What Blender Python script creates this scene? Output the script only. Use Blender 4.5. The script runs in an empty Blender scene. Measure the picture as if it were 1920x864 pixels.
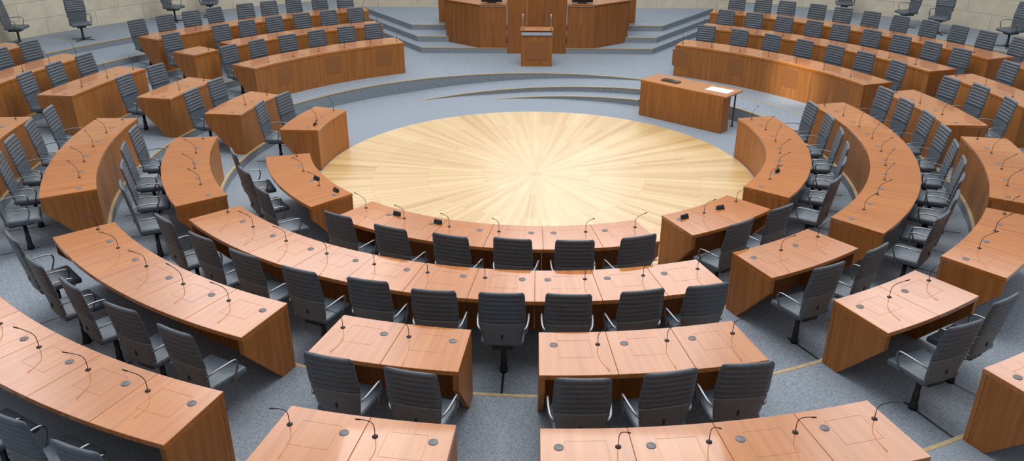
import bpy, bmesh, math, random
from mathutils import Vector, Matrix
from collections import OrderedDict
rng = random.Random(7)
SC = bpy.context.scene
COL = SC.collection
R = math.radians
# ------------------------------------------------------------------ camera
F = 1490.0; TH = R(25.1); YAW = R(1.65); CAM = (-0.04, -12.8, 4.92)
cam = bpy.data.objects.new('camera', bpy.data.cameras.new('camera'))
COL.objects.link(cam); SC.camera = cam
cam.location = CAM; cam.rotation_euler = (math.pi/2-TH, 0, YAW)
cam.data.sensor_width = 36; cam.data.lens = F/1920*36; cam.data.clip_end = 200
def proj(x, y, z):
    dx = x-CAM[0]; dy = y-CAM[1]; h = CAM[2]-z
    dc = -dx*math.sin(YAW)+dy*math.cos(YAW); xc = dx*math.cos(YAW)+dy*math.sin(YAW)
    zc = dc*math.cos(TH)+h*math.sin(TH)
    if zc < .3: return (-9999, -9999, .3)
    return (960+F*xc/zc, 432+F*(h*math.cos(TH)-dc*math.sin(TH))/zc, zc)
def inframe(x, y, z, m=0):
    px, py, zc = proj(x, y, z)
    return -m < px < 1920+m and -m < py < 864+m
def pol(r, a): return (r*math.sin(R(a)), -r*math.cos(R(a)))

# ------------------------------------------------------------------ materials
def nodes(name):
    m = bpy.data.materials.new(name); m.use_nodes = True
    nt = m.node_tree; nt.nodes.clear()
    out = nt.nodes.new('ShaderNodeOutputMaterial'); b = nt.nodes.new('ShaderNodeBsdfPrincipled')
    nt.links.new(b.outputs[0], out.inputs[0])
    return m, nt, b
def N(nt, t, **k):
    n = nt.nodes.new(t)
    for a, v in k.items(): setattr(n, a, v)
    return n
def ramp(nt, stops):
    n = nt.nodes.new('ShaderNodeValToRGB'); e = n.color_ramp.elements
    while len(e) < len(stops): e.new(.5)
    for i, (p, c) in enumerate(stops): e[i].position = p; e[i].color = (*c, 1)
    return n
def wood(name, dark, mid, light, rough=.33, coat=.35, su=14, sv=.9, crough=.14, spec=.25):
    m, nt, b = nodes(name); L = nt.links.new
    uv = N(nt, 'ShaderNodeTexCoord'); oi = N(nt, 'ShaderNodeObjectInfo')
    mp = N(nt, 'ShaderNodeMapping'); mp.inputs['Scale'].default_value = (su, sv, 1)
    mul = N(nt, 'ShaderNodeMath', operation='MULTIPLY'); mul.inputs[1].default_value = 37
    cx = N(nt, 'ShaderNodeCombineXYZ'); L(oi.outputs['Random'], mul.inputs[0]); L(mul.outputs[0], cx.inputs[0]); L(mul.outputs[0], cx.inputs[1])
    L(cx.outputs[0], mp.inputs['Location']); L(uv.outputs['UV'], mp.inputs['Vector'])
    n1 = N(nt, 'ShaderNodeTexNoise'); n1.inputs['Scale'].default_value = 1.1; n1.inputs['Detail'].default_value = 7; n1.inputs['Distortion'].default_value = .5
    L(mp.outputs[0], n1.inputs['Vector'])
    cr = ramp(nt, [(.25, dark), (.5, mid), (.75, light)]); L(n1.outputs[0], cr.inputs[0])
    mr = N(nt, 'ShaderNodeMapRange'); mr.inputs['To Min'].default_value = .94; mr.inputs['To Max'].default_value = 1.06
    L(oi.outputs['Random'], mr.inputs['Value'])
    hs = N(nt, 'ShaderNodeHueSaturation'); L(cr.outputs[0], hs.inputs['Color']); L(mr.outputs[0], hs.inputs['Value'])
    L(hs.outputs[0], b.inputs['Base Color'])
    b.inputs['Roughness'].default_value = rough; b.inputs['Coat Weight'].default_value = coat; b.inputs['Coat Roughness'].default_value = crough
    b.inputs['Specular IOR Level'].default_value = spec
    return m
def noisy(name, c0, c1, scale, rough=.6, metal=0, bump=0, detail=2, nrough=.5):
    m, nt, b = nodes(name); L = nt.links.new
    tc = N(nt, 'ShaderNodeTexCoord'); n1 = N(nt, 'ShaderNodeTexNoise'); n1.inputs['Scale'].default_value = scale; n1.inputs['Detail'].default_value = detail; n1.inputs['Roughness'].default_value = nrough
    L(tc.outputs['Object'], n1.inputs['Vector'])
    cr = ramp(nt, [(.32, c0), (.68, c1)]); L(n1.outputs[0], cr.inputs[0]); L(cr.outputs[0], b.inputs['Base Color'])
    b.inputs['Roughness'].default_value = rough; b.inputs['Metallic'].default_value = metal
    if bump:
        bp = N(nt, 'ShaderNodeBump'); bp.inputs['Strength'].default_value = bump; bp.inputs['Distance'].default_value = .004
        L(n1.outputs[0], bp.inputs['Height']); L(bp.outputs[0], b.inputs['Normal'])
    return m
M = {}
M['top'] = wood('cherry_top', (.37, .115, .018), (.45, .153, .027), (.52, .192, .040), .4, 1.0, su=20, sv=.8, crough=.05, spec=.15)
M['panel'] = wood('cherry_panel_shaded', (.28, .100, .025), (.36, .138, .036), (.435, .178, .050), .5, .1, su=18)  # same cherry as the tops, with shade put into a darker tone
M['podium'] = wood('dark_cherry_panel', (.22, .080, .022), (.28, .105, .029), (.34, .132, .038), .5, .1, su=18)
M['nosing'] = wood('oak_nosing', (.38, .28, .14), (.45, .34, .185), (.51, .39, .225), .45, .1)
M['grille'] = noisy('perforated_wood', (.26, .096, .025), (.31, .118, .031), 240, .6)
M['carpet'] = noisy('carpet', (.110, .135, .165), (.36, .41, .465), 62, .95, 0, .3, 6, .75)
M['leather'] = noisy('slate_leather', (.078, .096, .116), (.100, .122, .146), 30, .38)
M['shell'] = noisy('grey_shell', (.122, .133, .144), (.146, .158, .170), 20, .48)
M['chrome'] = noisy('chrome', (.20, .21, .22), (.26, .27, .28), 5, .42, 1)
M['metal'] = noisy('bright_metal', (.5, .5, .5), (.6, .6, .6), 5, .4, .6)
M['black'] = noisy('black_plastic', (.012, .013, .014), (.020, .021, .022), 40, .45)
M['steel'] = noisy('dark_steel', (.03, .032, .035), (.05, .052, .055), 12, .4, .6)
M['port'] = noisy('port_plastic', (.10, .10, .107), (.125, .125, .132), 40, .4)
M['seam'] = noisy('dark_seam', (.31, .10, .014), (.35, .116, .018), 40, .3)
M['paper'] = noisy('paper', (.58, .60, .63), (.64, .66, .69), 9, .7)
M['sign'] = noisy('sign_plate', (.30, .36, .42), (.36, .42, .48), 6, .4)
M['white'] = noisy('white_letter', (.82, .84, .86), (.88, .89, .9), 6, .5)
M['screen'] = noisy('screen', (.012, .014, .018), (.02, .024, .03), 5, .15)
def parquet_mat():
    m, nt, b = nodes('radial_parquet'); L = nt.links.new
    def mt(op, a, bb=None, cc=None):
        n = N(nt, 'ShaderNodeMath', operation=op)
        for i, v in enumerate((a, bb, cc)):
            if v is None: continue
            if isinstance(v, (int, float)): n.inputs[i].default_value = v
            else: L(v, n.inputs[i])
        return n.outputs[0]
    tc = N(nt, 'ShaderNodeTexCoord'); sp = N(nt, 'ShaderNodeSeparateXYZ'); L(tc.outputs['Object'], sp.inputs[0])
    x, y = sp.outputs[0], sp.outputs[1]
    r = mt('SQRT', mt('ADD', mt('MULTIPLY', x, x), mt('MULTIPLY', y, y)))
    a = mt('ADD', mt('DIVIDE', mt('ARCTAN2', y, x), 2*math.pi), .5)
    rr = mt('DIVIDE', r, .93); ring = mt('FLOOR', rr)
    n = mt('MULTIPLY', mt('ADD', ring, 1), 60)
    def wn(mult, off):
        idx = mt('FLOOR', mt('ADD', mt('MULTIPLY', a, mt('MULTIPLY', n, mult)), off))
        cx = N(nt, 'ShaderNodeCombineXYZ'); L(idx, cx.inputs[0]); L(ring, cx.inputs[1]); cx.inputs[2].default_value = off
        w = N(nt, 'ShaderNodeTexWhiteNoise'); w.noise_dimensions = '3D'; L(cx.outputs[0], w.inputs['Vector']); return w.outputs['Value']
    v1 = wn(.5, .3); v2 = wn(1.0, 4.7)
    def ray(k):
        idx = mt('FLOOR', mt('MULTIPLY', a, k)); w = N(nt, 'ShaderNodeTexWhiteNoise'); w.noise_dimensions = '1D'; L(idx, w.inputs['W']); return w.outputs['Value']
    w3 = ray(121); w4 = ray(271)
    cg = N(nt, 'ShaderNodeCombineXYZ'); L(mt('MULTIPLY', a, 420), cg.inputs[0]); L(mt('MULTIPLY', r, 1.2), cg.inputs[1])
    ng = N(nt, 'ShaderNodeTexNoise'); ng.inputs['Scale'].default_value = 1; ng.inputs['Detail'].default_value = 4; L(cg.outputs[0], ng.inputs['Vector'])
    tone = mt('ADD', mt('ADD', mt('MULTIPLY', v1, .13), mt('MULTIPLY', v2, .25)), mt('ADD', mt('ADD', mt('MULTIPLY', w3, .19), mt('MULTIPLY', w4, .22)), mt('MULTIPLY', ng.outputs[0], .21)))
    cr = ramp(nt, [(.16, (.45, .27, .10)), (.5, (.58, .40, .18)), (.84, (.665, .495, .265))]); L(tone, cr.inputs[0])
    fr = mt('FRACT', rr); line = mt('MULTIPLY', mt('MAXIMUM', mt('LESS_THAN', fr, .010), mt('LESS_THAN', r, .11)), .55)
    mx = N(nt, 'ShaderNodeMix', data_type='RGBA'); L(line, mx.inputs['Factor']); L(cr.outputs[0], mx.inputs['A']); mx.inputs['B'].default_value = (.42, .27, .11, 1)
    L(mx.outputs['Result'], b.inputs['Base Color']); b.inputs['Roughness'].default_value = .38; b.inputs['Coat Weight'].default_value = .35; b.inputs['Coat Roughness'].default_value = .22
    return m
M['parquet'] = parquet_mat()
def stone_mat():
    m, nt, b = nodes('stone_blocks'); L = nt.links.new
    tc = N(nt, 'ShaderNodeTexCoord'); br = N(nt, 'ShaderNodeTexBrick'); L(tc.outputs['UV'], br.inputs['Vector'])
    br.inputs['Scale'].default_value = 1; br.inputs['Brick Width'].default_value = 1.3; br.inputs['Row Height'].default_value = .42
    br.inputs['Mortar Size'].default_value = .007; br.inputs['Mortar Smooth'].default_value = .1
    br.inputs['Color1'].default_value = (.70, .63, .485, 1); br.inputs['Color2'].default_value = (.76, .69, .54, 1); br.inputs['Mortar'].default_value = (.44, .40, .31, 1)
    n1 = N(nt, 'ShaderNodeTexNoise'); n1.inputs['Scale'].default_value = 4; n1.inputs['Detail'].default_value = 8; L(tc.outputs['UV'], n1.inputs['Vector'])
    cr = ramp(nt, [(.3, (.88, .88, .88)), (.7, (1.04, 1.04, 1.04))]); L(n1.outputs[0], cr.inputs[0])
    mx = N(nt, 'ShaderNodeMix', data_type='RGBA', blend_type='MULTIPLY'); mx.inputs['Factor'].default_value = 1
    L(br.outputs['Color'], mx.inputs['A']); L(cr.outputs[0], mx.inputs['B']); L(mx.outputs['Result'], b.inputs['Base Color'])
    b.inputs['Roughness'].default_value = .85
    return m
M['stone'] = stone_mat()

# ------------------------------------------------------------------ mesh helpers
def uvmap(bm, c=(0, 0, 0), lin=None):
    uvl = bm.loops.layers.uv.verify(); bm.normal_update()
    for f in bm.faces:
        n = f.normal
        for l in f.loops:
            x, y, z = l.vert.co.x+c[0], l.vert.co.y+c[1], l.vert.co.z+c[2]
            if lin is None:
                r = math.hypot(x, y); a = math.atan2(x, -y); rad = Vector((x, y, 0)).normalized()
                if abs(n.z) > .7: uv = (r*a if r < 1 else a*6, r)
                elif abs(n.dot(rad)) > .7: uv = (r*a, z)
                else: uv = (r, z)
            else:
                if abs(n.z) > .7: uv = (x, y)
                elif abs(n.y) > .5: uv = (x, z)
                else: uv = (y, z)
            l[uvl].uv = uv
def obj(name, bm, mat, parent=None, smooth=False, loc=None):
    bmesh.ops.recalc_face_normals(bm, faces=bm.faces[:])
    me = bpy.data.meshes.new(name)
    if smooth:
        for f in bm.faces: f.smooth = True
    bm.to_mesh(me); bm.free(); me.materials.append(M[mat])
    o = bpy.data.objects.new(name, me); COL.objects.link(o)
    if parent: o.parent = parent
    if loc: o.location = loc
    return o
def bevel(bm, w, seg=1, ang=.6):
    bm.normal_update()
    es = [e for e in bm.edges if len(e.link_faces) == 2 and e.calc_face_angle(0) > ang]
    bmesh.ops.bevel(bm, geom=es, offset=w, offset_type='OFFSET', segments=seg, profile=.5, affect='EDGES', clamp_overlap=True)
def sweep(bm, prof, a0, a1, c=(0, 0, 0), step=1.5):
    n = max(1, int(math.ceil(abs(a1-a0)/step))); rows = []; m = len(prof)
    for i in range(n+1):
        a = a0+(a1-a0)*i/n; rr = []
        for r, z in prof:
            p = pol(r, a); rr.append(bm.verts.new((p[0]-c[0], p[1]-c[1], z-c[2])))
        rows.append(rr)
    for A, B in zip(rows, rows[1:]):
        for k in range(m):
            j = (k+1) % m; bm.faces.new((A[k], A[j], B[j], B[k]))
    bm.faces.new(rows[0][::-1]); bm.faces.new(rows[-1])
    bmesh.ops.recalc_face_normals(bm, faces=bm.faces[:])
def sector(bm, r0, r1, a0, a1, z0, z1, c=(0, 0, 0), step=1.5):
    sweep(bm, [(r0, z0), (r1, z0), (r1, z1), (r0, z1)], a0, a1, c, step)
def box(bm, x0, x1, y0, y1, z0, z1, mat=None):
    ret = bmesh.ops.create_cube(bm, size=1)
    for v in ret['verts']:
        v.co = Vector(((x0+x1)/2+v.co.x*(x1-x0), (y0+y1)/2+v.co.y*(y1-y0), (z0+z1)/2+v.co.z*(z1-z0)))
        if mat: v.co = mat @ v.co
def prism(bm, pts, z0, z1):
    lo = [bm.verts.new((x, y, z0)) for x, y in pts]; hi = [bm.verts.new((x, y, z1)) for x, y in pts]
    n = len(pts); bm.faces.new(lo[::-1]); bm.faces.new(hi)
    for i in range(n): bm.faces.new((lo[i], lo[(i+1) % n], hi[(i+1) % n], hi[i]))
def lathe(bm, prof, n=16, c=(0, 0)):
    rings = []
    for r, z in prof:
        rings.append([bm.verts.new((c[0]+r*math.cos(2*math.pi*k/n), c[1]+r*math.sin(2*math.pi*k/n), z)) for k in range(n)])
    for A, B in zip(rings, rings[1:]):
        for k in range(n): bm.faces.new((A[k], A[(k+1) % n], B[(k+1) % n], B[k]))
    bm.faces.new(rings[0][::-1]); bm.faces.new(rings[-1])
def spline(P, k=4):
    out = []; P = [Vector(p) for p in P]; Q = [P[0]]+P+[P[-1]]
    for i in range(1, len(Q)-2):
        p0, p1, p2, p3 = Q[i-1], Q[i], Q[i+1], Q[i+2]
        for j in range(k):
            t = j/k
            out.append(.5*((2*p1)+(p2-p0)*t+(2*p0-5*p1+4*p2-p3)*t*t+(3*p1-p0-3*p2+p3)*t**3))
    out.append(P[-1]); return out
def tube(bm, P, r, n=8, flat=1.0):
    rings = []; up = Vector((1, .01, 0))
    for i, p in enumerate(P):
        d = (P[min(i+1, len(P)-1)]-P[max(i-1, 0)]).normalized()
        u = (up-d*up.dot(d)).normalized(); v = d.cross(u); rr = r[i] if isinstance(r, list) else r
        rings.append([bm.verts.new(p+u*math.cos(2*math.pi*k/n)*rr*flat+v*math.sin(2*math.pi*k/n)*rr) for k in range(n)])
    for A, B in zip(rings, rings[1:]):
        for k in range(n): bm.faces.new((A[k], A[(k+1) % n], B[(k+1) % n], B[k]))
    bm.faces.new(rings[0][::-1]); bm.faces.new(rings[-1])
def tag(o, label, cat, group=None):
    o['label'] = label; o['category'] = cat
    if group: o['group'] = group
    return o
def thing(name, label, cat, loc, rz=0, group=None):
    o = bpy.data.objects.new(name, None); COL.objects.link(o); o.empty_display_size = .1
    o.location = loc; o.rotation_euler = (0, 0, rz)
    return tag(o, label, cat, group)
def struct(name, bm, mat, label, c=(0, 0, 0)):
    uvmap(bm, c); o = obj(name, bm, mat); o['kind'] = 'structure'; o['label'] = label; o['category'] = name.split('_')[0]; return o
def dup(o, parent=None):
    c = o.copy(); COL.objects.link(c); c.parent = parent
    for ch in list(o.children): dup(ch, c)
    return c

# ------------------------------------------------------------------ the hall
RIN = [3.72, 5.18, 6.64, 8.16, 9.60, 11.03]; DEPTH = .66; DZ = .14; TOP = .73
LZ = [DZ*k for k in range(8)]
EDGE = [r-.045 for r in RIN]
WALL_R = 14.5
bm = bmesh.new(); lathe(bm, [(WALL_R+.3, -.2), (WALL_R+.3, 0)], 96); struct('floor', bm, 'carpet', 'blue-grey speckled carpet floor around the parquet circle')
bm = bmesh.new(); lathe(bm, [(3.70, .0), (3.70, .006)], 160); struct('floor', bm, 'parquet', 'round light wood parquet with radial planks and rings')
def terrace(r0, r1, a0, a1, z, label, zb=0):
    bm = bmesh.new(); sector(bm, r0, r1, a0, a1, zb, z); struct('floor', bm, 'carpet', label)
terrace(EDGE[1], EDGE[2], -112, 108, LZ[1], 'carpeted step carrying the second desk row')
terrace(EDGE[2], EDGE[3], -112, 108, LZ[2], 'carpeted step carrying the third desk row')
terrace(5.95, EDGE[3], 108, 248, LZ[2], 'carpeted level around the lectern')
terrace(EDGE[3], WALL_R, 154, 206, LZ[2], 'carpeted level behind the lectern reaching back wall')
terrace(EDGE[3], EDGE[4], -154, 154, LZ[3], 'carpeted step carrying the fourth desk row')
terrace(EDGE[4], EDGE[5], -154, 154, LZ[4], 'carpeted step carrying the fifth desk row')
terrace(EDGE[5], 12.45, -154, 154, LZ[5], 'carpeted step carrying the sixth desk row')
terrace(12.45, WALL_R, -154, 154, LZ[6], 'carpeted outer level along the stone wall')
tn = [0]
def nosing(r, a0, a1, z, w=.038):
    tn[0] += 1
    bm = bmesh.new(); sector(bm, r-.005, r+w, a0, a1, z-.018, z+.003)
    struct('trim_%d' % tn[0], bm, 'nosing', 'light wooden nosing strip along a curved carpet step')
nosing(EDGE[1], -112, 108, LZ[1]); nosing(EDGE[2], -112, 108, LZ[2]); nosing(5.95, 154, 248, LZ[2], .026); nosing(5.95, 108, 150, LZ[2], .026)
nosing(EDGE[3], -154, 154, LZ[3]); nosing(EDGE[4], -154, 154, LZ[4]); nosing(EDGE[5], -154, 154, LZ[5]); nosing(12.45, -154, 154, LZ[6])
# ramp that climbs from left to right between two curved edges, and the extra step in front
def crescent(r0, r1, a0, a1, zf, label):
    bm = bmesh.new(); n = 48; rows = []
    for i in range(n+1):
        a = a0+(a1-a0)*i/n; z = max(.002, zf(a)); p0, p1 = pol(r0, a), pol(r1, a)
        rows.append([bm.verts.new(q) for q in ((*p0, 0), (*p1, 0), (*p1, z), (*p0, z))])
    for A, B in zip(rows, rows[1:]):
        for k in range(4): bm.faces.new((A[k], A[(k+1) % 4], B[(k+1) % 4], B[k]))
    bm.faces.new(rows[0]); bm.faces.new(rows[-1][::-1]); struct('floor', bm, 'carpet', label)
    bm = bmesh.new(); rows = []
    for i in range(n+1):
        a = a0+(a1-a0)*i/n; z = max(.003, zf(a)); p0, p1 = pol(r0-.005, a), pol(r0+.026, a); zl = max(.0, z-.018)
        rows.append([bm.verts.new(q) for q in ((*p0, zl), (*p1, zl), (*p1, z+.003), (*p0, z+.003))])
    for A, B in zip(rows, rows[1:]):
        for k in range(4): bm.faces.new((A[k], A[(k+1) % 4], B[(k+1) % 4], B[k]))
    bm.faces.new(rows[0]); bm.faces.new(rows[-1][::-1])
    tn[0] += 1; struct('trim_%d' % tn[0], bm, 'nosing', 'light wooden nosing tapering along the curved ramp edge')
crescent(5.17, 5.95, 109, 210, lambda a: .28 if a < 150 else .28*(210-a)/60, 'carpeted ramp rising to the lectern level')
crescent(4.75, 5.165, 152, 192, lambda a: .14*(192-a)/40, 'carpeted crescent step before the ramp')
# stone wall
bm = bmesh.new(); sector(bm, WALL_R, WALL_R+.3, 78, 282, 0, 4.2, step=2); struct('wall_back', bm, 'stone', 'curved beige stone block wall behind the hall')
# stage steps
def stage(x0, y0, z0, z1, label):
    yb = 12.6; wb = x0+(yb-y0)*.68
    bm = bmesh.new(); prism(bm, [(-x0, y0), (x0, y0), (wb, yb), (-wb, yb)], z0, z1); struct('floor', bm, 'carpet', label)
    bm = bmesh.new(); prism(bm, [(-x0-.005, y0-.005), (x0+.005, y0-.005), (x0+.015, y0+.03), (-x0-.015, y0+.03)], z1-.018, z1+.003)
    tn[0] += 1; struct('trim_%d' % tn[0], bm, 'nosing', 'light wooden nosing on a stage step beside the podium')
stage(3.02, 8.05, .28, .42, 'lowest carpeted stage step under the podium')
stage(3.22, 8.8, .42, .56, 'middle carpeted stage step under the podium')
stage(3.50, 9.7, .56, .70, 'top carpeted stage level behind the podium')

# ------------------------------------------------------------------ desks
desk_blocks = [  # row, a0, a1, seats, order mode, short description
 (0, -36.5, 20.0, 6, 'left', 'six-seat desk on near side of parquet'),
 (0, 26.0, 45.0, 2, 'left', 'two-seat desk at near right of parquet'),
 (0, 52.0, 105.0, 6, 'near', 'curved desk along right edge of parquet'),
 (0, -73.0, -43.0, 3, 'near', 'three-seat desk on left edge of parquet'),
 (0, -110.0, -91.0, 2, 'near', 'two-seat desk at far left edge of parquet'),
 (1, -47.5, 20.2, 10, 'left', 'ten-seat second-row desk across near centre'),
 (1, 25.5, 39.3, 2, 'left', 'two-seat second-row desk on near right'),
 (1, 45.2, 105.5, 9, 'near', 'long second-row desk on the right'),
 (1, -82.0, -52.5, 4, 'near', 'four-seat second-row desk on the left'),
 (1, -110.0, -95.0, 2, 'near', 'two-seat second-row desk on far left'),
 (2, 0.2, 16.0, 3, 'left', 'three-seat third-row desk right of near aisle'),
 (2, -15.9, -5.1, 2, 'left', 'two-seat third-row desk left of near aisle'),
 (2, 26.0, 36.8, 2, 'left', 'two-seat third-row desk at near right'),
 (2, 41.5, 57.0, 3, 'near', 'three-seat desk at right picture edge'),
 (2, 60.4, 83.0, 4, 'near', 'four-seat third-row desk on the right'),
 (2, 88.0, 105.5, 3, 'near', 'three-seat third-row desk on far right'),
 (2, 110.0, 151.0, 7, 'left', 'seven-seat panelled desk right of lectern'),
 (2, -49.0, -21.3, 5, 'left', 'five-seat third-row desk on near left'),
 (2, -88.0, -59.8, 5, 'near', 'five-seat third-row desk on the left'),
 (2, -110.0, -98.0, 2, 'near', 'two-seat third-row desk on far left'),
 (2, -152.0, -119.2, 6, 'left', 'six-seat panelled desk left of lectern'),
 (3, 0.2, 18.2, 4, 'left', 'four-seat desk at bottom picture edge'),
 (3, -13.2, -4.1, 2, 'left', 'two-seat desk at bottom picture edge'),
 (3, 26.6, 35.7, 2, 'left', 'desk in the bottom right corner'),
 (3, -44.8, -17.4, 6, 'left', 'fourth-row desk in bottom left corner'),
 (3, -85.4, -62.6, 5, 'near', 'fourth-row desk at left picture edge'),
 (3, -108.4, -94.0, 3, 'near', 'three-seat fourth-row desk on far left'),
 (3, -122.0, -117.5, 1, 'left', 'single-seat desk on the far left'),
 (3, -152.0, -125.4, 6, 'left', 'second curved desk left of lectern'),
 (3, 110.0, 151.0, 9, 'left', 'second curved desk right of lectern'),
 (3, 92.5, 107.5, 3, 'near', 'fourth-row desk at far right edge'),
 (4, -152.5, -119.0, 9, 'left', 'rearmost curved desk left of lectern'),
 (4, 110.0, 152.0, 11, 'left', 'rearmost curved desk right of lectern'),
 (4, -108.5, -92.9, 4, 'near', 'fifth-row desk at far left edge'),
 (4, 95.9, 107.5, 3, 'near', 'fifth-row desk at far right edge'),
 (5, -108.0, -98.0, 3, 'near', 'sixth-row desk at far left edge'),
]
ORD = ['first', 'second', 'third', 'fourth', 'fifth', 'sixth', 'seventh', 'eighth', 'ninth', 'tenth', 'eleventh', 'twelfth']
def phrase(i, n, mode):
    if n == 1: return ''
    if mode == 'left':
        if i == 0: return ', leftmost'
        if i == n-1: return ', rightmost'
        return ', %s from left' % ORD[i]
    if i == 0: return ', nearest'
    if i == n-1: return ', farthest'
    return ', %s nearest' % ORD[i]
def outline(bm, r0, r1, a0, a1, z, c, w=.0022):
    rm = (r0+r1)/2; da = math.degrees(w/rm)
    sector(bm, r0, r0+w, a0, a1, z, z+.0008, c); sector(bm, r1-w, r1, a0, a1, z, z+.0008, c)
    sector(bm, r0, r1, a0, a0+da, z, z+.0008, c); sector(bm, r0, r1, a1-da, a1, z, z+.0008, c)
seats = []; mics = []
for row, a0, a1, n, mode, short in desk_blocks:
    ri = RIN[row]; ro = ri+DEPTH; z0 = LZ[row]; zt = z0+TOP; am = (a0+a1)/2
    c = (*pol((ri+ro)/2, am), z0)
    root = thing('curved_desk', 'orange-brown wooden '+short, 'desk', c, 0, 'curved wooden desks around the parquet')
    near = proj(*c)[2] < 14
    pa = (a1-a0)/n; g = math.degrees(.0010/ri)
    # one tabletop board per seat
    for k in range(n):
        b0, b1 = a0+pa*k, a0+pa*(k+1)
        bm = bmesh.new(); sector(bm, ri-.008, ro, b0+g, b1-g, zt-.045, zt, c); bevel(bm, .003); uvmap(bm, c); obj('tabletop', bm, 'top', root)
        sgn = 1 if (b0+b1)/2 > 0 else -1
        mm = math.degrees(.10/ri); dd = math.degrees(.13/ri)
        amic = b1-mm if sgn > 0 else b0+mm; adisc = b0+dd if sgn > 0 else b1-dd
        bm = bmesh.new(); lathe(bm, [(.036, 0), (.036, .003), (.033, .0045)], 20); p = pol(ri+.2, adisc)
        obj('cable_port', bm, 'port', root, True, (p[0]-c[0], p[1]-c[1], TOP-.0005))
        if near:
            bm = bmesh.new(); f0, f1 = b0+pa*.27, b1-pa*.27
            outline(bm, ri+.13, ri+.40, f0, f1, zt, c); obj('cable_flap', bm, 'seam', root)
        sa = (b0+b1)/2; dr = 0
        if abs(am) < 88:
            sa += math.degrees(max(-.15, min(.18, -.010*sa+.02))/(ro+.2))
            lim = math.degrees(.345/ro)
            if sa < a0+lim or sa > a1-lim: dr = .075
        seats.append((row, sa, mode, short, dr)); mics.append((row, amic, mode, short))
    bm = bmesh.new()
    for k in range(n):
        b0, b1 = a0+pa*k, a0+pa*(k+1)
        b2 = bmesh.new(); sector(b2, ri, ri+.04, b0+g, b1-g, z0, zt-.046, c)
        me = bpy.data.meshes.new('tmp'); b2.to_mesh(me); b2.free(); bm.from_mesh(me); bpy.data.meshes.remove(me)
    uvmap(bm, c); obj('front_panel', bm, 'panel', root)
    ew = math.degrees(.05/ri)
    for e0, e1 in ((a0+g, a0+ew), (a1-ew, a1-g)):
        # end cheek: full depth under the top, gently raked back towards the floor
        bm = bmesh.new(); sweep(bm, [(ri+.042, z0), (ri+.20, z0), (ro-.006, zt-.20), (ro-.006, zt-.046), (ri+.042, zt-.046)], e0, e1, c)
        bevel(bm, .003); uvmap(bm, c); obj('side_panel', bm, 'panel', root)
    bm = bmesh.new(); sector(bm, ro-.30, ro-.28, a0+ew, a1-ew, zt-.13, zt-.046, c); uvmap(bm, c); obj('apron', bm, 'panel', root)
    if 'panelled' in short:
        for k in range(0, n, 2):
            b = a0+pa*(k+.5+.3)
            bm = bmesh.new(); wa = math.degrees(.19/ri); sector(bm, ri-.003, ri+.001, b-wa, b+wa, z0+.24, z0+.62, c); uvmap(bm, c); obj('speaker_grille', bm, 'grille', root)

# ------------------------------------------------------------------ swivel chair
def back_y(t): return -.185-.105*t**1.1
def back_hw(t):
    w = .182+.048*min(1, t/.5)**.9
    if t > .55: w -= .012*(t-.55)/.45
    if t > .93: w -= .020*((t-.93)/.07)**2.4
    if t < .06: w -= .02*((.06-t)/.06)**2
    return w
ZB0, ZB1 = .450, 1.085
BC = .014
def backrest_bm():
    bm = bmesh.new(); J = 84; I = 12; fr, bk = [], []
    for j in range(J+1):
        t = j/J; z = ZB0+(ZB1-ZB0)*t; hw = back_hw(t); rib = 0
        if t > .42: rib = .0145*abs(math.sin(math.pi*(t-.42)/.58*7))**.5
        th = .009
        endk = 1-max(0, (t-.96)/.04)**2*.6
        a, b = [], []
        for i in range(I+1):
            u = -1+2*i/I; ed = (1-.7*abs(u)**9)*endk
            y = back_y(t)+BC*u*u; rr = rib*(1-abs(u)**12)
            a.append(bm.verts.new((hw*u, y+th*ed+rr, z))); b.append(bm.verts.new((hw*u, y-th*ed-rr, z)))
        fr.append(a); bk.append(b)
    for j in range(J):
        for i in range(I):
            bm.faces.new((fr[j][i], fr[j][i+1], fr[j+1][i+1], fr[j+1][i])); bm.faces.new((bk[j][i+1], bk[j][i], bk[j+1][i], bk[j+1][i+1]))
        bm.faces.new((bk[j][0], fr[j][0], fr[j+1][0], bk[j+1][0])); bm.faces.new((fr[j][I], bk[j][I], bk[j+1][I], fr[j+1][I]))
    for i in range(I):
        bm.faces.new((bk[0][i], bk[0][i+1], fr[0][i+1], fr[0][i])); bm.faces.new((fr[J][i], fr[J][i+1], bk[J][i+1], bk[J][i]))
    return bm
def shell_bm():
    bm = bmesh.new(); J = 14; I = 12; fr, bk = [], []
    for j in range(J+1):
        t = -.01+.43*j/J; z = ZB0+(ZB1-ZB0)*t; hw = back_hw(max(0, t))*.985+.003
        a, b = [], []
        for i in range(I+1):
            u = -1+2*i/I; y = back_y(max(0, t))+BC*u*u; ed = (1-.6*abs(u)**7)
            a.append(bm.verts.new((hw*u, y-.004, z))); b.append(bm.verts.new((hw*u, y-.004-.018*ed, z)))
        fr.append(a); bk.append(b)
    for j in range(J):
        for i in range(I):
            bm.faces.new((fr[j][i], fr[j][i+1], fr[j+1][i+1], fr[j+1][i])); bm.faces.new((bk[j][i+1], bk[j][i], bk[j+1][i], bk[j+1][i+1]))
        bm.faces.new((bk[j][0], fr[j][0], fr[j+1][0], bk[j+1][0])); bm.faces.new((fr[j][I], bk[j][I], bk[j+1][I], fr[j+1][I]))
    for i in range(I):
        bm.faces.new((bk[0][i], bk[0][i+1], fr[0][i+1], fr[0][i])); bm.faces.new((fr[J][i], fr[J][i+1], bk[J][i+1], bk[J][i]))
    return bm
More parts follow.
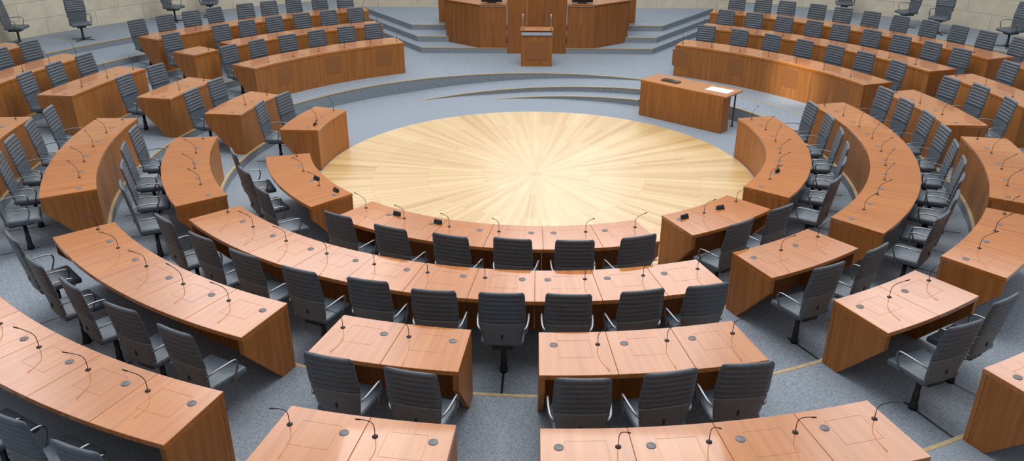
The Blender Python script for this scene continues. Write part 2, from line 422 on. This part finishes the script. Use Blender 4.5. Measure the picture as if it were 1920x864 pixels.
def make_chair(star, low):
    t = thing('swivel_chair', 'grey ribbed swivel chair', 'chair', (0, 0, 0)); dz = -.065 if low else 0; D = (0, 0, dz)
    obj('backrest', backrest_bm(), 'leather', t, True, D); obj('back_shell', shell_bm(), 'shell', t, True, D)['label'] = 'smooth paler lower back shell'
    bm = bmesh.new(); lathe(bm, [(.010, -.006), (.016, 0), (.010, .006)], 14)
    for v in bm.verts: v.co = Vector((v.co.x*.75, v.co.z, v.co.y*2.0))
    obj('handle', bm, 'black', t, True, (0, back_y(.15)-.028, ZB0+.11+dz))
    bm = bmesh.new(); box(bm, -.225, .225, -.20, .22, .425, .495); bevel(bm, .028, 3)
    for v in bm.verts:
        if v.co.y > .12: v.co.z -= (v.co.y-.12)**2*1.4
        v.co.x *= 1-.06*max(0, -v.co.y)/.19
    obj('seat', bm, 'leather', t, True, D)
    for s in (-1, 1):
        bm = bmesh.new(); P = spline([(s*.208, -.215, .625), (s*.236, -.18, .645), (s*.250, -.08, .655), (s*.253, .04, .652), (s*.251, .09, .632), (s*.246, .10, .58), (s*.240, .07, .50), (s*.228, .04, .44), (s*.12, .02, .415)], 4)
        tube(bm, P, .0085, 8, 1.35); obj('armrest', bm, 'chrome', t, True, D)['label'] = 'curved chrome armrest'
    bm = bmesh.new(); box(bm, -.10, .10, -.17, .12, .365, .423); bevel(bm, .015, 2); obj('tilt_mechanism', bm, 'black', t, False, D)
    bm = bmesh.new(); lathe(bm, [(.042, .012 if star else 0), (.042, .045), (.032, .06), (.030, .18), (.024, .185), (.024, .365+dz)], 14); obj('column', bm, 'steel', t, True)
    if not star:
        bm = bmesh.new(); box(bm, -.011, .011, -.46, .10, 0, .004); obj('floor_rail', bm, 'black', t)
        return t
    for k in range(4):
        a = math.pi/4+k*math.pi/2; bm = bmesh.new(); mt = Matrix.Rotation(a, 4, 'Z')
        q = [bm.verts.new(mt @ Vector(p)) for p in ((.03, -.014, .016), (.03, .014, .016), (.29, .008, .008), (.29, -.008, .008), (.03, -.014, .034), (.03, .014, .034), (.29, .008, .018), (.29, -.008, .018))]
        for f in ((0, 1, 2, 3), (4, 5, 6, 7), (0, 1, 5, 4), (1, 2, 6, 5), (2, 3, 7, 6), (3, 0, 4, 7)): bm.faces.new([q[i] for i in f])
        e = mt @ Vector((.280, 0, 0)); lathe(bm, [(.011, 0), (.011, .012)], 10, (e.x, e.y)); obj('leg', bm, 'steel', t)
    return t
KEYS = [(False, False), (False, True), (True, True)]
chairs = {k: make_chair(*k) for k in KEYS}; used = {k: 0 for k in KEYS}
def put_chair(x, y, z, rz, label, group, star=False):
    k = (star, star or proj(x, y, z)[2] > 14.5)
    c = chairs[k] if used[k] == 0 else dup(chairs[k]); used[k] += 1
    c.location = (x, y, z); c.rotation_euler = (0, 0, rz); tag(c, label, 'chair', group)
bl = OrderedDict()
for row, a, mode, short, dr in seats:
    ch_r = RIN[row]+DEPTH+.17+dr; x, y = pol(ch_r, a); z = LZ[row]
    if any(inframe(*q) for q in ((x, y, z+.5), (*pol(ch_r+.28, a), z+1.0), (*pol(ch_r+.28, a-2), z+.9), (*pol(ch_r+.28, a+2), z+.9), (x, y, z+.3))):
        bl.setdefault(short, []).append((row, a, mode, ch_r))
for short, L in bl.items():
    mode = L[0][2]
    def key(q):
        x, y = pol(q[3], q[1]); return proj(x, y, LZ[q[0]]+.6)[0 if mode == 'left' else 2]
    L.sort(key=key)
    for i, (row, a, m_, cr) in enumerate(L):
        aa = a+rng.uniform(-.2, .2); rr = cr+rng.uniform(-.01, .04); x, y = pol(rr, aa)
        put_chair(x, y, LZ[row], R(aa+rng.uniform(-6, 6)), 'grey ribbed swivel chair%s at the %s' % (phrase(i, len(L), mode), short), 'grey swivel chairs at the desks')
loose = [(14.0, -116.5, 35), (13.1, -121.0, -20), (13.55, -132.8, 30), (13.6, -137.2, -25),
         (13.5, 140.2, 20), (13.3, 132.6, -30), (13.1, 128.4, 10), (13.0, 120.4, -15), (13.2, 117.3, 25)]
ll = ['leftmost loose grey swivel chair standing by the left stone wall', 'second loose grey swivel chair from left by the stone wall', 'third loose grey swivel chair from left by the stone wall', 'fourth loose grey swivel chair from left by the stone wall',
      'fifth loose swivel chair from right by the right stone wall', 'fourth loose swivel chair from right by the right stone wall', 'third loose swivel chair from right by the right stone wall', 'second loose swivel chair from right by the right stone wall', 'rightmost loose swivel chair by the right stone wall']
for (r, a, d), lab in zip(loose, ll):
    x, y = pol(r, a); put_chair(x, y, LZ[6], R(a+d), lab, 'loose swivel chairs along the wall', True)

# ------------------------------------------------------------------ microphones
mic_pts = spline([(0, 0, .012), (0, 0, .07), (0, -.008, .115), (0, -.035, .155), (0, -.085, .195), (0, -.108, .21)], 4)
def mic_base(bm): lathe(bm, [(.022, 0), (.022, .004), (.013, .008), (.006, .014)], 16)
def mic_head(bm): tube(bm, [Vector((0, -.104, .207)), Vector((0, -.110, .211)), Vector((0, -.138, .229)), Vector((0, -.143, .232))], [.004, .0058, .0058, .004], 8)
def make_mic():
    t = thing('microphone', 'mic', 'microphone', (0, 0, 0))
    bm = bmesh.new(); mic_base(bm); obj('base', bm, 'steel', t, True)
    bm = bmesh.new(); tube(bm, mic_pts, .0033, 6); obj('gooseneck', bm, 'black', t, True)
    bm = bmesh.new(); mic_head(bm); obj('capsule', bm, 'black', t, True)
    return t
mic0 = make_mic()
bm = bmesh.new(); mic_base(bm); tube(bm, mic_pts, .0042, 6); mic_head(bm); micf = obj('microphone', bm, 'black', None, True)
mu = [0, 0]; ml = OrderedDict()
for row, a, mode, short in mics:
    x, y = pol(RIN[row]+.2, a); z = LZ[row]+TOP
    if inframe(x, y, z): ml.setdefault(short, []).append((row, a, mode, x, y, z))
for short, L in ml.items():
    mode = L[0][2]; L.sort(key=lambda q: proj(q[3], q[4], q[5])[0 if mode == 'left' else 2])
    for i, (row, a, m_, x, y, z) in enumerate(L):
        far = proj(x, y, z)[2] > 14.2; k = 1 if far else 0; src = micf if far else mic0
        c = src if mu[k] == 0 else dup(src); mu[k] += 1
        c.location = (x, y, z+.0004); c.rotation_euler = (0, 0, R(a+(-45 if a < 0 else 45)*rng.uniform(.1, 1.2)+rng.uniform(-15, 15)))
        tag(c, 'black gooseneck microphone%s on the %s' % (phrase(i, len(L), mode), short), 'microphone', 'gooseneck microphones on the desks')

# ------------------------------------------------------------------ small devices on the front row
def device():
    t = thing('desk_display', 'x', 'desk display', (0, 0, 0))
    bm = bmesh.new(); prism(bm, [(-.055, -.025), (.055, -.025), (.055, .025), (-.055, .025)], 0, .05)
    for v in bm.verts:
        if v.co.z > .03 and v.co.y < 0: v.co.y += .03
    bevel(bm, .004); obj('body', bm, 'black', t)
    bm = bmesh.new()
    q = [bm.verts.new(p) for p in ((-.047, -.0222, .007), (.047, -.0222, .007), (.047, .0008, .044), (-.047, .0008, .044))]; bm.faces.new(q)
    for v in bm.verts: v.co += Vector((0, -.0025, .0012))
    obj('screen', bm, 'screen', t); return t
d0 = device(); du = 0
for r, a, lab in [(3.88, -27.7, 'small black desk display, left one on the six-seat desk by parquet'), (3.88, -18.7, 'small black desk display, right one on the six-seat desk by parquet'),
                  (3.92, 29.2, 'small black desk display, left one on the near right parquet desk'), (3.95, 38.0, 'small black desk display, right one on the near right parquet desk'),
                  (3.95, 64.4, 'small black desk display on the curved desk right of parquet'), (3.84, -46.4, 'small black desk display at near end of the left three-seat desk'),
                  (3.86, -55.0, 'small black desk display mid-way along the left three-seat desk'), (3.86, -95.5, 'small black desk display on the two-seat far left parquet desk')]:
    c = d0 if du == 0 else dup(d0); du += 1; x, y = pol(r, a); c.location = (x, y, TOP); c.rotation_euler = (0, 0, R(a+rng.uniform(-15, 15))); tag(c, lab, 'desk display', 'small black displays on the front row')

# ------------------------------------------------------------------ stenographers' desk
p0, p1 = Vector((2.17, 3.55, 0)), Vector((3.62, 2.30, 0)); W = (p1-p0).length; ang = math.atan2(p1.y-p0.y, p1.x-p0.x)
t = thing('clerk_desk', 'straight wooden clerk desk standing before the right panelled desk', 'desk', (p0+p1)/2, ang)
def lbox(name, mat, par, *d, bv=.004, sm=False):
    bm = bmesh.new(); box(bm, *d)
    if bv: bevel(bm, bv)
    uvmap(bm, (0, 0, 0), 1); return obj(name, bm, mat, par, sm)
h = W/2
lbox('tabletop', 'top', t, -h-.02, h+.05, .0, .68, .715, .755)
lbox('front_panel', 'panel', t, -h, h, .0, .045, 0, .714)
lbox('side_panel', 'panel', t, -h, -h+.045, .047, .62, 0, .714); lbox('side_panel', 'panel', t, h-.045, h, .047, .30, 0, .714)
bm = bmesh.new(); lathe(bm, [(.03, 0), (.03, .012), (.016, .02), (.016, .714)], 12, (h-.06, .60)); obj('leg', bm, 'steel', t, True)
mt = Matrix.Translation((p0+p1)/2) @ Matrix.Rotation(ang, 4, 'Z')
def on(x, y, z): return mt @ Vector((x, y, z))
bm = bmesh.new(); box(bm, -.25, .25, -.16, .16, 0, .003); uvmap(bm, (0, 0, 0), 1); o = obj('paper', bm, 'paper'); o.location = on(.66, .36, .7552); o.rotation_euler = (0, 0, ang+.03); tag(o, 'large pale paper sheet lying on the clerk desk', 'paper')
q = thing('control_unit', 'flat dark control unit on the clerk desk', 'control unit', on(-.42, .30, .7555), ang)
lbox('body', 'black', q, -.20, .20, -.08, .08, 0, .02); lbox('display', 'screen', q, -.18, .05, -.06, .06, .0205, .03)

# ------------------------------------------------------------------ lectern
t = thing('lectern', 'wooden speaker lectern with sign strip in front of podium', 'lectern', (0, 6.6, .28))
lbox('body', 'panel', t, -.38, .38, 0.03, .42, 0, .84)
lbox('front_inset', 'grille', t, -.27, .27, .022, .03, .16, .62, bv=.002)
bm = bmesh.new(); box(bm, -.40, .40, -.005, .45, .855, .885)
bevel(bm, .006); uvmap(bm, (0, 0, 0), 1); obj('top_board', bm, 'panel', t)
lbox('sign_strip', 'sign', t, -.38, .38, .005, .029, .755, .835, bv=.003)
def lettering(txt, x):
    cu = bpy.data.curves.new('sign_text', 'FONT'); cu.body = txt; cu.size = .056; cu.align_x = 'LEFT'; cu.align_y = 'CENTER'; cu.extrude = .001
    to = bpy.data.objects.new('tmp_text', cu); COL.objects.link(to); bpy.context.view_layer.update()
    me = bpy.data.meshes.new_from_object(to.evaluated_get(bpy.context.evaluated_depsgraph_get())); wd = to.dimensions.x; bpy.data.objects.remove(to)
    me.materials.clear(); me.materials.append(M['white']); lt = bpy.data.objects.new('sign_lettering', me); COL.objects.link(lt); lt.parent = t
    lt.location = (x, .003, .795); lt.rotation_euler = (math.pi/2, 0, 0); return x+wd+.016
xx = lettering('Landtag', -.33); lettering('Nordrhein-Westfalen', xx)
for s, lab in ((-1, 'slim upright microphone on left corner of lectern'), (1, 'slim upright microphone on right corner of lectern')):
    q = thing('microphone', lab, 'microphone', (s*.34, 6.70, 1.1655), 0, 'lectern microphones')
    bm = bmesh.new(); lathe(bm, [(.03, 0), (.03, .012), (.012, .02)], 14); obj('base', bm, 'steel', q, True)
    bm = bmesh.new(); tube(bm, spline([(0, 0, .015), (0, 0, .15), (0, .01, .26), (0, .04, .31)], 4), .008, 8); obj('gooseneck', bm, 'metal', q, True)
    bm = bmesh.new(); tube(bm, [Vector((0, .035, .30)), Vector((0, .06, .33)), Vector((0, .075, .345))], [.014, .016, .010], 8); obj('capsule', bm, 'metal', q, True)

# ------------------------------------------------------------------ podium
t = thing('podium', 'large angular wooden presidium podium behind the lectern', 'podium', (0, 8.2, .28))
def wall_panel(name, a, b, z0, z1, th=.06, mat='podium'):
    a = Vector((*a, 0)); b = Vector((*b, 0)); n = Vector((-(b-a).y, (b-a).x, 0)).normalized()*th
    bm = bmesh.new(); prism(bm, [(p.x, p.y) for p in (a, b, b+n, a+n)], z0, z1); bevel(bm, .007)
    uvl = bm.loops.layers.uv.verify(); d = (b-a).normalized()
    for f in bm.faces:
        for l in f.loops: l[uvl].uv = (Vector((l.vert.co.x, l.vert.co.y, 0)).dot(d), l.vert.co.z if abs(f.normal.z) < .5 else l.vert.co.y)
    return obj(name, bm, mat, t)
HC = 1.19
def run(name, A, B, n, z0, z1):
    A, B = Vector(A), Vector(B); d = (B-A).normalized()*.003
    for k in range(n):
        wall_panel(name, tuple(A.lerp(B, k/n)+d), tuple(A.lerp(B, (k+1)/n)-d), z0, z1)
for s in (-1, 1):
    if s < 0:
        run('front_panel', (-1.5, -.14), (-.78, -.14), 2, 0, HC); run('wing_panel', (-2.45, .66), (-1.51, -.14), 3, .141, HC+.02)
    else:
        run('front_panel', (.78, -.14), (1.5, -.14), 2, 0, HC); run('wing_panel', (1.51, -.14), (2.45, .66), 3, .141, HC+.02)
    bm = bmesh.new()
    pts = [(s*1.5, -.16), (s*2.47, .65), (s*2.47, 1.2), (s*.78, 1.2), (s*.78, -.16)]
    if s < 0: pts = pts[::-1]
    prism(bm, pts, HC+.021, HC+.06); bevel(bm, .005); uvmap(bm, (0, 0, 0), 1); obj('counter_top', bm, 'podium', t)
    lbox('side_panel', 'podium', t, s*2.45-.03, s*2.45+.03, .70, 1.19, .45, HC+.02)
    lbox('rear_panel', 'podium', t, min(s*2.0, s*2.75), max(s*2.0, s*2.75), 1.7, 1.78, .45, 1.55)
run('centre_panel', (-.77, -.16), (.77, -.16), 3, 0, 1.62)
lbox('centre_top', 'podium', t, -.80, .80, -.18, .5, 1.621, 1.66)
for s, lab in ((-1, 'dark monitor on the left podium counter'), (1, 'dark monitor on the right podium counter')):
    q = thing('monitor', lab, 'monitor', (s*1.17, 8.3, .28+HC+.061), 0, 'podium monitors')
    lbox('stand', 'black', q, -.12, .12, -.07, .07, 0, .02); lbox('screen_housing', 'black', q, -.27, .27, -.02, .02, .021, .34); lbox('back_cover', 'screen', q, -.2, .2, -.035, -.021, .08, .28)

# ------------------------------------------------------------------ light
w = bpy.data.worlds.new('world'); SC.world = w; w.use_nodes = True; nt = w.node_tree; nt.nodes.clear(); L = nt.links.new
wo = N(nt, 'ShaderNodeOutputWorld'); bg = N(nt, 'ShaderNodeBackground'); tc = N(nt, 'ShaderNodeTexCoord'); sp = N(nt, 'ShaderNodeSeparateXYZ')
L(tc.outputs['Generated'], sp.inputs[0])
base = ramp(nt, [(0, (.20, .205, .21)), (.34, (.13, .135, .14)), (.6, (.54, .575, .62)), (1, (.84, .88, .95))]); L(sp.outputs[2], base.inputs[0])
band = ramp(nt, [(.38, (0, 0, 0)), (.45, (.97, .96, 1.0)), (.60, (.97, .96, 1.0)), (.70, (0, 0, 0))]); L(sp.outputs[2], band.inputs[0])
az = N(nt, 'ShaderNodeMapRange', interpolation_type='SMOOTHSTEP'); L(sp.outputs[1], az.inputs['Value'])
az.inputs['From Min'].default_value = .25; az.inputs['From Max'].default_value = .6; az.inputs['To Max'].default_value = 3.5
# bright sky band added for desktop glare; stripes keep its reflection from one flat sheet
at = N(nt, 'ShaderNodeMath', operation='ARCTAN2'); L(sp.outputs[0], at.inputs[0]); L(sp.outputs[1], at.inputs[1])
mu2 = N(nt, 'ShaderNodeMath', operation='MULTIPLY'); L(at.outputs[0], mu2.inputs[0]); mu2.inputs[1].default_value = 14
sn = N(nt, 'ShaderNodeMath', operation='SINE'); L(mu2.outputs[0], sn.inputs[0])
mr = N(nt, 'ShaderNodeMapRange'); L(sn.outputs[0], mr.inputs['Value']); mr.inputs['From Min'].default_value = -.9; mr.inputs['From Max'].default_value = -.1; mr.inputs['To Min'].default_value = .35
ml_ = N(nt, 'ShaderNodeMath', operation='MULTIPLY'); L(az.outputs[0], ml_.inputs[0]); L(mr.outputs[0], ml_.inputs[1])
sc = N(nt, 'ShaderNodeVectorMath', operation='SCALE'); L(band.outputs[0], sc.inputs[0]); L(ml_.outputs[0], sc.inputs['Scale'])
ad = N(nt, 'ShaderNodeVectorMath', operation='ADD'); L(base.outputs[0], ad.inputs[0]); L(sc.outputs[0], ad.inputs[1])
L(ad.outputs[0], bg.inputs[0]); bg.inputs[1].default_value = 1.0; L(bg.outputs[0], wo.inputs[0])
def area(name, loc, target, sx, sy, e, col):
    l = bpy.data.lights.new(name, 'AREA'); l.shape = 'RECTANGLE'; l.size = sx; l.size_y = sy; l.energy = e; l.color = col
    o = bpy.data.objects.new(name, l); COL.objects.link(o); o.location = loc
    o.rotation_euler = (Vector(target)-Vector(loc)).to_track_quat('-Z', 'Y').to_euler()
area('skylight', (0, 0.5, 13), (0, 0, 0), 11, 11, 1580, (1, .98, .94))
area('parquet_glare_light', (0.6, 14, 6.2), (0, -2, 0), 5, 2.6, 105, (.98, .98, 1))  # unseen area light added to give the glare on the parquet centre
sl = bpy.data.lights.new('sun_patch', 'SPOT'); sl.energy = 6500; sl.color = (1, .92, .76); sl.spot_size = R(7.5); sl.spot_blend = .9; sl.shadow_soft_size = .2
so = bpy.data.objects.new('sun_patch', sl); COL.objects.link(so); so.location = (-1, -1, 9); tx, ty = pol(6.62, 125)
so.rotation_euler = (Vector((tx, ty, .65))-so.location).to_track_quat('-Z', 'Y').to_euler()
SC.view_settings.view_transform = 'Standard'
